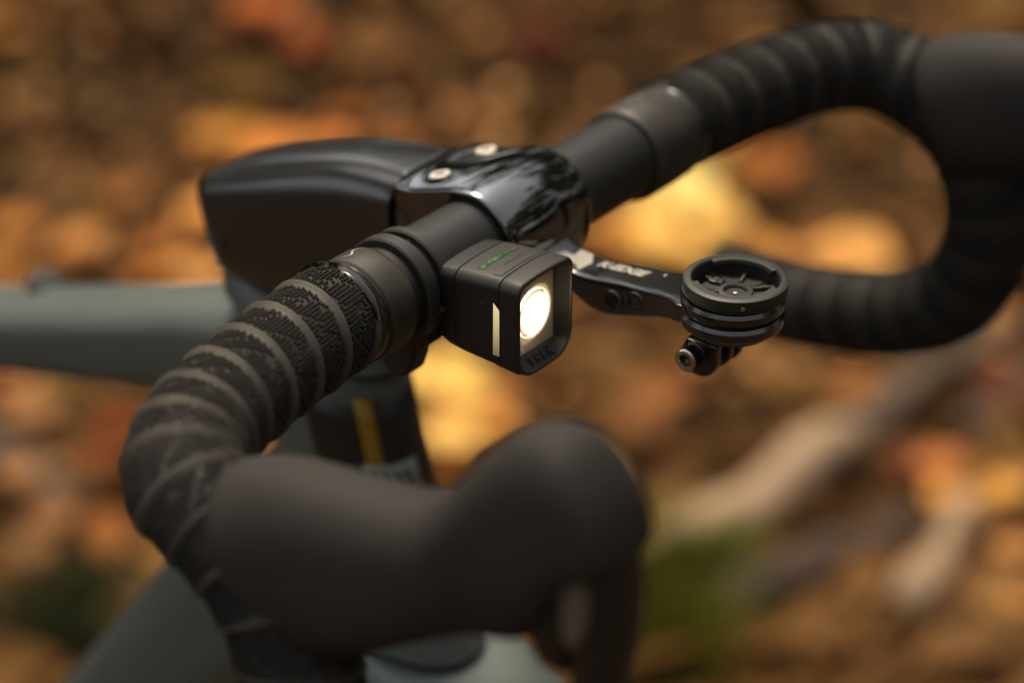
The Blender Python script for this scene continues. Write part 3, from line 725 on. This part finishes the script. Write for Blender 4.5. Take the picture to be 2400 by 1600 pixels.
for a in (20, 75, 140, 200, 255, 320):
    ar = radians(a); d = Vector((cos(ar), sin(ar), 0)); n_ = Vector((-sin(ar), cos(ar), 0)); c0 = DC + d * .0070 + Vector((0, 0, cz + .0038)); c1 = DC + d * .0118 + Vector((0, 0, cz + .0038))
    wv_ = .0008
    sl_ = rings('floor_slot', [[c0 + n_ * wv_, c0 - n_ * wv_, c1 - n_ * wv_, c1 + n_ * wv_], [q + Vector((0, 0, .0004)) for q in (c0 + n_ * wv_, c0 - n_ * wv_, c1 - n_ * wv_, c1 + n_ * wv_)]], M['seam']); sl_.parent = cup
for a in (48, 108, 172, 228, 290):
    ar = radians(a); d = Vector((cos(ar), sin(ar), 0)); n_ = Vector((-sin(ar), cos(ar), 0)); R = []
    for rr in (.0060, .0135):
        c0 = DC + d * rr + Vector((0, 0, cz + .0036)); R.append([c0 + n_ * .0007, c0 - n_ * .0007, c0 - n_ * .0005 + Vector((0, 0, .0016)), c0 + n_ * .0005 + Vector((0, 0, .0016))])
    rb = rings('floor_rib', R, M['cup']); rb.parent = cup
cs = cyl('recessed_screw', DC + Vector((-.0095, .0030, cz + .0034)), (0, 0, 1), 0, 0, M['cup'], N=32, prof=[(.0030, 0), (.0028, .0016), (.0022, .0018), (.0020, .0010), (.0012, .0010), (.0010, .0016), (.0002, .0016)]); cs.parent = cup
# tiny moulding gate on the cup wall that faces the camera
dv = Vector((CAM_LOC.x - DC.x, CAM_LOC.y - DC.y, 0)).normalized(); dv = Matrix.Rotation(radians(9), 3, 'Z') @ dv
gate = cyl('moulding_mark', DC + dv * .0174 + Vector((0, 0, cz + .0071)), dv, 0, 0, mat('pale_mark', (.18, .17, .15), .5), N=16, prof=[(.0007, 0), (.0007, .0006), (.0004, .0007), (.00035, .0003)]); gate.parent = cup
# action-camera prongs and bolt
for y0, y1 in ((-.0105, -.0070), (-.0020, .0012), (.0040, .0070)):
    pts = [(-.0045, .0060)]
    for k in range(19):
        a = radians(180 + 180 * k / 18); pts.append((.0075 * cos(a), .0075 * sin(a)))
    pts.append((.0075, .0060))
    pr_ = prism_shape('prong', [(DC.x - .0070 + p[0], -.0205 + p[1]) for p in pts], 'y', MY + y0, MY + y1, M['alu'], pB, .0006)
GB = Vector((DC.x - .0085, MY - .0105, -.0202))
gbn = cyl('camera_bolt', GB, (0, -1, 0), 0, 0, M['steel'], N=48, prof=[(.0041, .0052), (.0038, .0056), (.0036, .0057), (.0024, .0057), (.0022, .0052), (.0021, .0030)], cap0=False); gbn.parent = pB
gsk = cyl('bolt_side', GB, (0, -1, 0), 0, 0, M['alu'], N=48, prof=[(.0044, 0), (.0044, .0001), (.0042, .0003), (.0042, .0052)], cap1=False); gsk.parent = gbn
for k in range(26):
    a = 2 * pi * k / 26; c0 = GB + Vector((cos(a) * .0042, -.0026, sin(a) * .0042))
hexsocket('socket', GB + Vector((0, -.0031, 0)), (0, -1, 0), .0021, .0014, M['hex'], gbn)
hexsocket('socket_glint', GB + Vector((.0004, -.0045, -.0004)), (0, -1, 0), .0008, .0002, M['steel'], gbn)
shaft = cyl('bolt_shaft', GB + Vector((0, .0, 0)), (0, 1, 0), .0023, .0180, M['steel'], N=24); shaft.parent = gbn

# ================================================================== GROUND, LEAVES, STICKS
GZ = -.95
def ray_ground(px, py, z=GZ):           # measured in a 2352 x 1568 view of the photograph
    k = 36 / (85 * 2352); d = RIGHT * ((px - 1176) * k) + UP * ((784 - py) * k) - BACK
    t = (z - CAM_LOC.z) / d.z; return CAM_LOC + d * t
gm_ = mat('forest_soil', (.020, .010, .004), .9, col2=(.060, .029, .010), vscale=5, bump=.6, bscale=60)
GV = []; GF = []; n = 90; SZ = 40.0
for i in range(n + 1):
    for j in range(n + 1):
        a = (i / n * 2 - 1); b = (j / n * 2 - 1)
        x = math.copysign(abs(a) ** 2.2, a) * SZ - 1.2; y = math.copysign(abs(b) ** 2.2, b) * SZ + 1.4
        GV.append((x, y, GZ - .02 + .05 * noise.noise(Vector((x * 1.3, y * 1.3, 0)))))
for i in range(n):
    for j in range(n): q = i * (n + 1) + j; GF.append((q, q + 1, q + n + 2, q + n + 1))
raw('ground', GV, GF, gm_, kind='structure')

def leafmat(name, c, var=.25):
    m = mat(name, c, .7, var=var, vscale=25, spec=.12); return m
def leaf_vf(L, W, cup_=.15, fold=.25, wig=0.0):
    V = []; F = []
    prof = [(0, .05), (.15, .45), (.35, .92), (.55, 1.0), (.75, .72), (.9, .34), (1.0, .03)]
    for t_, w_ in prof:
        x = (t_ - .5) * L; z = -cup_ * L * (2 * t_ - 1) ** 2
        V += [(x, -w_ * W / 2, z + fold * w_ * W / 2 + wig * sin(t_ * 9)), (x, 0, z), (x, w_ * W / 2, z + fold * w_ * W / 2 - wig * sin(t_ * 7))]
    for i in range(len(prof) - 1):
        b = i * 3; F += [(b, b + 1, b + 4, b + 3), (b + 1, b + 2, b + 5, b + 4)]
    return V, F

# --- the mass of the litter, four tints, one object each; tiny bright flecks are painted sun glints
tints = [('brown', (.074, .032, .0085), 4000), ('tan', (.095, .043, .0110), 1600), ('rust', (.090, .034, .0070), 1200), ('dark_brown', (.050, .024, .006), 1300), ('big_tan', (.135, .063, .018), 330), ('big_ochre', (.135, .060, .014), 260), ('big_gold', (.20, .098, .026), 110), ('fleck_glint_gold', (.70, .37, .14), 420), ('fleck_glint_orange', (.70, .29, .09), 300)]
rng = random.Random(5)
lit_V = []; lit_F = []; lit_M = []
for ti, (nm, c, cnt) in enumerate(tints):
    for _ in range(cnt):
        if rng.random() < .8:
            px = rng.uniform(-500, 2850); py = rng.uniform(-700, 1900 if not nm.startswith('fleck') else 950); p = ray_ground(px, py)
        else: p = Vector((rng.uniform(-6, 3), rng.uniform(-2, 7), 0))
        if not nm.startswith(('big', 'fleck')):
            fld = noise.noise(Vector((p.x * 1.7, p.y * 1.7, 5.0))); ti_ = 1 if fld > .16 else (0 if fld > -.02 else (3 if fld > -.22 else 0)); ti_ = ti_ if rng.random() < .72 else ti
        else: ti_ = ti
        big = nm.startswith('big'); flk = nm.startswith('fleck'); L = rng.uniform(.07, .13) if big else (rng.uniform(.018, .042) if flk else rng.uniform(.05, .11)); V, F = leaf_vf(L, L * rng.uniform(.45, .75), rng.uniform(-.1, .25), rng.uniform(-.2, .45), .002)
        mt = Matrix.Translation((p.x, p.y, GZ + (rng.uniform(.02, .045) if big or flk else rng.uniform(-.005, .03)) + .05 * noise.noise(Vector((p.x * 1.3, p.y * 1.3, 0))))) @ Matrix.Rotation(rng.uniform(0, 2 * pi), 4, 'Z') @ Matrix.Rotation(rng.gauss(0, .28), 4, 'X') @ Matrix.Rotation(rng.gauss(0, .26), 4, 'Y')
        b = len(lit_V); lit_V += [mt @ Vector(v) for v in V]; lit_F += [tuple(b + q for q in f) for f in F]; lit_M += [ti_] * len(F)
lo = raw('leaf_litter', lit_V, lit_F, None, kind='stuff'); lo['label'] = 'brown and rust fallen leaves covering the forest floor'; lo['category'] = 'leaf litter'
for nm, c, cnt in tints: lo.data.materials.append(leafmat('litter_' + nm, c))
for p, mi in zip(lo.data.polygons, lit_M): p.material_index = mi

# --- leaves that show as separate soft discs
LM = {}
def hero(px, py, size, col, n=1, spread=.5, ratio=.9, label='', tilt=.02, rot=None, h=.055, bright=1.0):
    k = tuple(int(q) for q in col)
    if k not in LM:
        c = srgb(*col); LM[k] = leafmat('leaf_%d_%d_%d' % k, (min(.92, c[0] * LEAFK), min(.9, c[1] * LEAFK * .93), min(.9, c[2] * LEAFK * .70)), .12)
    made = []
    for i in range(n):
        r = random.Random(int(px * 7 + py * 13 + i))
        d = size * spread * (0 if n == 1 else 1); qx = px + r.uniform(-d, d); qy = py + r.uniform(-d, d) * .8
        p = ray_ground(qx, qy, GZ + h + .015 * i); dist = (p - CAM_LOC).length
        L = size * (1.0 if n == 1 else .75) * dist * 36 / (85 * 2352)
        V, F = leaf_vf(L, L * ratio, r.uniform(0, .1), r.uniform(0, .15), 0)
        o = raw('fallen_leaf', V, F, LM[k])
        a = rot if rot is not None else r.uniform(0, 2 * pi)
        # tilted so that its face looks up and towards the camera side
        az = math.atan2(CAM_LOC.y - p.y, CAM_LOC.x - p.x)
        o.matrix_world = Matrix.Translation(p) @ Matrix.Rotation(az, 4, 'Z') @ Matrix.Rotation(tilt + r.uniform(-.12, .12), 4, 'Y') @ Matrix.Rotation(a, 4, 'Z')
        made.append((qx, o)); o['category'] = 'leaf'; o['group'] = 'fallen leaves on the forest floor'
    made.sort(key=lambda q: q[0])
    pos = {1: [''], 2: ['left of two: ', 'right of two: '], 3: ['left of three: ', 'middle of three: ', 'right of three: '], 4: ['leftmost of four: ', 'second of four from the left: ', 'third of four from the left: ', 'rightmost of four: ']}[n]
    for (q, o), pfx in zip(made, pos): o['label'] = pfx + label
LEAFK = .95
H = [
 (25, 40, 190, (160, 105, 52), 2, 'tan leaf in the upper left corner of the picture'),
 (120, 10, 120, (125, 82, 38), 1, 'dull tan leaf right of the upper left corner'),
 (370, 10, 110, (120, 82, 38), 1, 'dull ochre leaf at the top edge, left of the orange one'),
 (620, 55, 190, (208, 112, 58), 2, 'bright orange leaf at the top edge above the stem'),
 (700, 85, 130, (150, 72, 30), 1, 'rust leaf touching the bright orange leaf on its right'),
 (865, 100, 190, (118, 80, 42), 1, 'brown leaf above the front of the stem'),
 (1235, 80, 140, (84, 26, 6), 1, 'dark red leaf at the top, right of the middle'),
 (520, 60, 110, (100, 52, 20), 1, 'dark rust leaf left of the bright orange one'),
 (560, 190, 150, (120, 88, 40), 1, 'olive leaf between the orange leaf and the stem'),
 (560, 270, 200, (216, 150, 74), 3, 'golden leaf just above the rear of the stem'),
 (690, 280, 200, (232, 146, 80), 3, 'orange leaf just above the middle of the stem'),
 (870, 300, 150, (160, 92, 42), 2, 'rust brown leaf above the stem near its silver bolts'),
 (1090, 265, 150, (126, 84, 50), 1, 'brown leaf above the two silver bolts'),
 (285, 440, 150, (160, 106, 64), 1, 'round tan leaf left of the stem'),
 (400, 390, 120, (98, 62, 30), 1, 'brown leaf close to the rear upper corner of the stem'),
 (30, 560, 160, (196, 130, 70), 2, 'tan leaf at the left edge above the frame tube'),
 (130, 555, 170, (214, 150, 92), 2, 'pale tan leaf above the left end of the frame tube'),
 (440, 500, 170, (248, 178, 105), 3, 'bright orange leaf tucked behind the rear of the stem'),
 (455, 600, 150, (240, 172, 105), 2, 'orange leaf in the corner between stem and frame tube'),
 (310, 590, 150, (165, 98, 45), 2, 'rust leaf above the frame tube'),
 (1520, 430, 210, (255, 226, 150), 4, 'brightest yellow leaf inside the curve of the far bar'),
 (1440, 500, 170, (248, 190, 105), 3, 'yellow leaf beside the bare bar'),
 (1590, 510, 190, (250, 198, 116), 4, 'golden leaf above the round computer mount'),
 (1690, 520, 160, (226, 160, 88), 2, 'orange gold leaf above and right of the computer mount'),
 (1420, 565, 120, (190, 122, 60), 2, 'ochre leaf above the mount arm'),
 (1780, 370, 150, (165, 100, 50), 1, 'rust leaf high inside the far bar curve'),
 (1690, 385, 140, (160, 108, 60), 1, 'brown leaf below the far bar tape'),
 (2000, 575, 170, (228, 170, 104), 3, 'pale gold leaf near the far drop of the bar'),
 (1890, 610, 150, (208, 148, 88), 2, 'tan gold leaf right of the computer mount'),
 (1770, 575, 120, (190, 130, 78), 1, 'tan leaf behind the computer mount rim'),
 (1000, 870, 190, (255, 208, 122), 4, 'bright yellow leaf below the lit lamp'),
 (1010, 980, 190, (253, 204, 124), 4, 'bright yellow leaf lower down below the lamp'),
 (960, 800, 110, (240, 180, 105), 2, 'golden leaf beside the clamp lever'),
 (1090, 930, 150, (214, 148, 78), 3, 'orange leaf under the lamp'),
 (1070, 1060, 130, (196, 132, 66), 2, 'ochre leaf in the notch behind the brake hood'),
 (1150, 920, 130, (160, 104, 58), 2, 'brown leaf below the lamp corner'),
 (1520, 890, 170, (136, 88, 54), 1, 'brown leaf under the camera bolt'),
 (1470, 960, 150, (120, 78, 46), 1, 'dull brown leaf above the brake hood horn'),
 (1960, 890, 130, (148, 98, 58), 1, 'brown leaf under the far drop of the bar'),
 (2290, 720, 110, (196, 140, 92), 1, 'tan leaf right of the far drop'),
 (2325, 880, 130, (118, 40, 12), 1, 'dark red leaf at the right edge'),
 (2160, 1060, 140, (178, 112, 70), 1, 'orange pink leaf on the right half of the floor'),
 (2090, 1060, 110, (100, 44, 20), 1, 'dark red leaf left of the orange pink one'),
 (2170, 1130, 110, (206, 148, 84), 1, 'golden leaf under the orange pink one'),
 (2280, 1100, 150, (206, 152, 82), 2, 'long golden leaf on the right'),
 (2335, 1250, 120, (180, 128, 84), 1, 'tan leaf at the lower right edge'),
 (2345, 1370, 90, (190, 130, 84), 1, 'small tan leaf at the right edge below the other tan one'),
 (1480, 1190, 80, (120, 55, 28), 1, 'small rust leaf touching the brake hood tip'),
 (60, 960, 150, (160, 118, 84), 2, 'pale brown leaf at the left edge below the frame tube'),
 (90, 1090, 150, (165, 118, 80), 2, 'tan leaf at the left edge lower down'),
 (290, 960, 150, (132, 62, 26), 2, 'rust leaf just left of the tape bend'),
 (240, 1040, 130, (120, 60, 25), 1, 'dark rust leaf left of the tape'),
 (310, 1200, 160, (142, 88, 44), 2, 'brown leaf above the down tube'),
 (70, 1260, 140, (128, 92, 62), 1, 'dull brown leaf at the left edge'),
 (120, 1180, 130, (140, 98, 66), 1, 'pale brown leaf left of the down tube'),
 (400, 1290, 100, (150, 110, 50), 1, 'ochre leaf against the down tube'),
 (20, 900, 90, (176, 112, 70), 1, 'orange leaf under the left end of the frame tube'),
]
for px, py, size, col, cnt, lab in H: hero(px, py, size, col, cnt, .42 if cnt > 1 else 0, label=lab)

# --- sticks and branches
def stick(p0, p1, r0, r1, m, label, h=.04, sub=10):
    a = ray_ground(*p0, GZ + h); b = ray_ground(*p1, GZ + h); d = (b - a).normalized(); u = d.orthogonal().normalized(); v = d.cross(u); R = []
    for i in range(sub + 1):
        f = i / sub; c = a.lerp(b, f) + Vector((0, 0, .02 * noise.noise(Vector((f * 3, p0[0], 0))))) + u * .012 * noise.noise(Vector((f * 4, p0[1], 3)))
        r = r0 + (r1 - r0) * f
        R.append([c + (u * cos(2 * pi * k / 14) + v * sin(2 * pi * k / 14)) * r * (1 + .12 * noise.noise(Vector((k, f * 6, p0[0])))) for k in range(14)])
    o = rings('fallen_branch', R, m, ang=80); o['label'] = label; o['category'] = 'branch'; o['group'] = 'dead branches on the forest floor'
wp = mat('pale_dead_wood', srgb(165, 138, 110), .7, var=.25, vscale=15); wp.node_tree.nodes['Principled BSDF'].inputs['Specular IOR Level'].default_value = .2
wg = mat('grey_dead_wood', srgb(84, 68, 52), .75, var=.3, vscale=15); wd_ = mat('brown_dead_wood', srgb(70, 52, 38), .8, var=.3, vscale=15)
stick((1480, 1310), (1950, 1010), .030, .028, wp, 'pale dead branch running up from the brake hood tip')
stick((1900, 1040), (2300, 760), .022, .020, wg, 'grey branch continuing upwards behind the far drop')
stick((2080, 1400), (2230, 1160), .022, .018, wp, 'short pale branch at the lower right', .04)
stick((1650, 1400), (2080, 1210), .028, .024, wd_, 'thick brown branch below the pale one')
stick((2220, 1000), (2400, 840), .020, .02, wd_, 'brown branch at the right edge')
stick((-40, 1000), (160, 1180), .018, .02, wg, 'grey branch at the left edge below the frame tube')

# --- grass tufts
def grass(spots, label, cnt, col):
    V = []; F = []; r = random.Random(3)
    for px, py, rad in spots:
        for _ in range(cnt):
            p = ray_ground(px + r.gauss(0, rad), py + r.gauss(0, rad)); hgt = r.uniform(.03, .09); a = r.uniform(0, 2 * pi); w_ = .0035; dx, dy = cos(a) * w_, sin(a) * w_; lx, ly = r.gauss(0, .03), r.gauss(0, .03)
            b = len(V); V += [(p.x - dx, p.y - dy, GZ), (p.x + dx, p.y + dy, GZ), (p.x + dx * .7 + lx * .4, p.y + dy * .7 + ly * .4, GZ + hgt * .6), (p.x - dx * .7 + lx * .4, p.y - dy * .7 + ly * .4, GZ + hgt * .6), (p.x + lx, p.y + ly, GZ + hgt)]
            F += [(b, b + 1, b + 2, b + 3), (b + 3, b + 2, b + 4)]
    o = raw('grass', V, F, mat('moss_green', col, .6, var=.4, vscale=8), kind='stuff'); o['label'] = label; o['category'] = 'grass'
grass([(1545, 1510, 50), (1590, 1400, 45), (1520, 1430, 35)], 'tuft of green grass on the floor right of the brake lever', 1700, (.150, .150, .006))
grass([(110, 1540, 50), (200, 1480, 40)], 'small patch of dull green grass at the lower left', 500, (.05, .055, .012))

# ================================================================== TREES round the clearing (seen in the gloss of the stem)
def tree(x, y, hgt, rad, col, label, seed):
    r = random.Random(seed); e = empty('tree', (x, y, GZ), label, 'tree', 'autumn trees round the clearing')
    R = []
    for i in range(9):
        f = i / 8; rr = .16 * (1 - f * .75); c = Vector((.25 * noise.noise(Vector((f * 2, seed, 0))), .25 * noise.noise(Vector((f * 2, 0, seed))), f * hgt * .85))
        R.append([c + Vector((rr * cos(2 * pi * k / 12), rr * sin(2 * pi * k / 12), 0)) for k in range(12)])
    o = rings('trunk', R, M['bark'], ang=80); o.parent = e
    V = []; F = []
    cl = [(r.gauss(0, rad * .42), r.gauss(0, rad * .42), hgt * r.uniform(.06, 1.0), r.uniform(.45, 1.0)) for _ in range(64)]
    for cx, cy, cz_, cr in cl:
        for _ in range(80):
            d = Vector((r.gauss(0, 1), r.gauss(0, 1), r.gauss(0, .8))); p = Vector((cx, cy, cz_)) + d * cr * .45
            a, b_ = Vector((r.gauss(0, 1), r.gauss(0, 1), r.gauss(0, 1))).normalized() * .17, Vector((r.gauss(0, 1), r.gauss(0, 1), r.gauss(0, 1))).normalized() * .13
            q = len(V); V += [p - a, p - b_, p + a, p + b_]; F.append((q, q + 1, q + 2, q + 3))
    c_ = raw('crown', V, F, mat('foliage', col, .6, var=.5, vscale=.8), smooth=False, kind='stuff'); c_.parent = e
M['bark'] = mat('bark', (.05, .035, .022), .85, var=.3, vscale=6)
TR = [(-7.5, 3.0, 7.5, 2.4, (.055, .060, .014), 'green and yellow tree far behind the stem'), (-6.0, 7.5, 9.0, 2.8, (.045, .055, .012), 'dark green tree beyond the left of the clearing'),
      (-1.5, 9.0, 8.0, 2.6, (.09, .07, .012), 'yellow green tree beyond the top of the picture'), (4.0, 8.5, 8.5, 2.6, (.10, .06, .015), 'ochre tree beyond the right of the clearing'),
      (8.5, 3.5, 6.5, 2.4, (.12, .07, .015), 'orange tree ahead of the bicycle'), (9.0, -3.5, 7.5, 2.2, (.06, .06, .014), 'green tree in front and to the near side'),
      (-8.5, -3.0, 8.0, 2.6, (.05, .055, .014), 'dark tree behind the bicycle on the near side'), (4.0, -9.0, 7.0, 2.4, (.06, .05, .015), 'brown green tree behind the camera')]
TR += [(-9.5, .2, 7.0, 2.5, (.05, .05, .012), 'olive tree behind the rear of the bicycle'), (-3.8, 9.5, 7.5, 2.6, (.07, .07, .012), 'yellow green tree beyond the upper left corner'), (1.3, 9.6, 8.5, 2.7, (.05, .055, .012), 'dark green tree beyond the upper right corner'),
       (7.0, 6.5, 8.0, 2.6, (.08, .06, .014), 'ochre green tree ahead of the far handlebar end'), (9.6, .2, 6.5, 2.3, (.11, .06, .014), 'rust tree straight ahead of the bicycle'), (7.0, -7.0, 7.5, 2.5, (.06, .05, .014), 'brown tree ahead on the near side'), (-4.0, -8.5, 7.5, 2.5, (.05, .05, .014), 'dark olive tree behind the photographer')]
for i, (x, y, h_, r_, c_, l_) in enumerate(TR): tree(x, y, h_, r_, c_, l_, 11 + i)
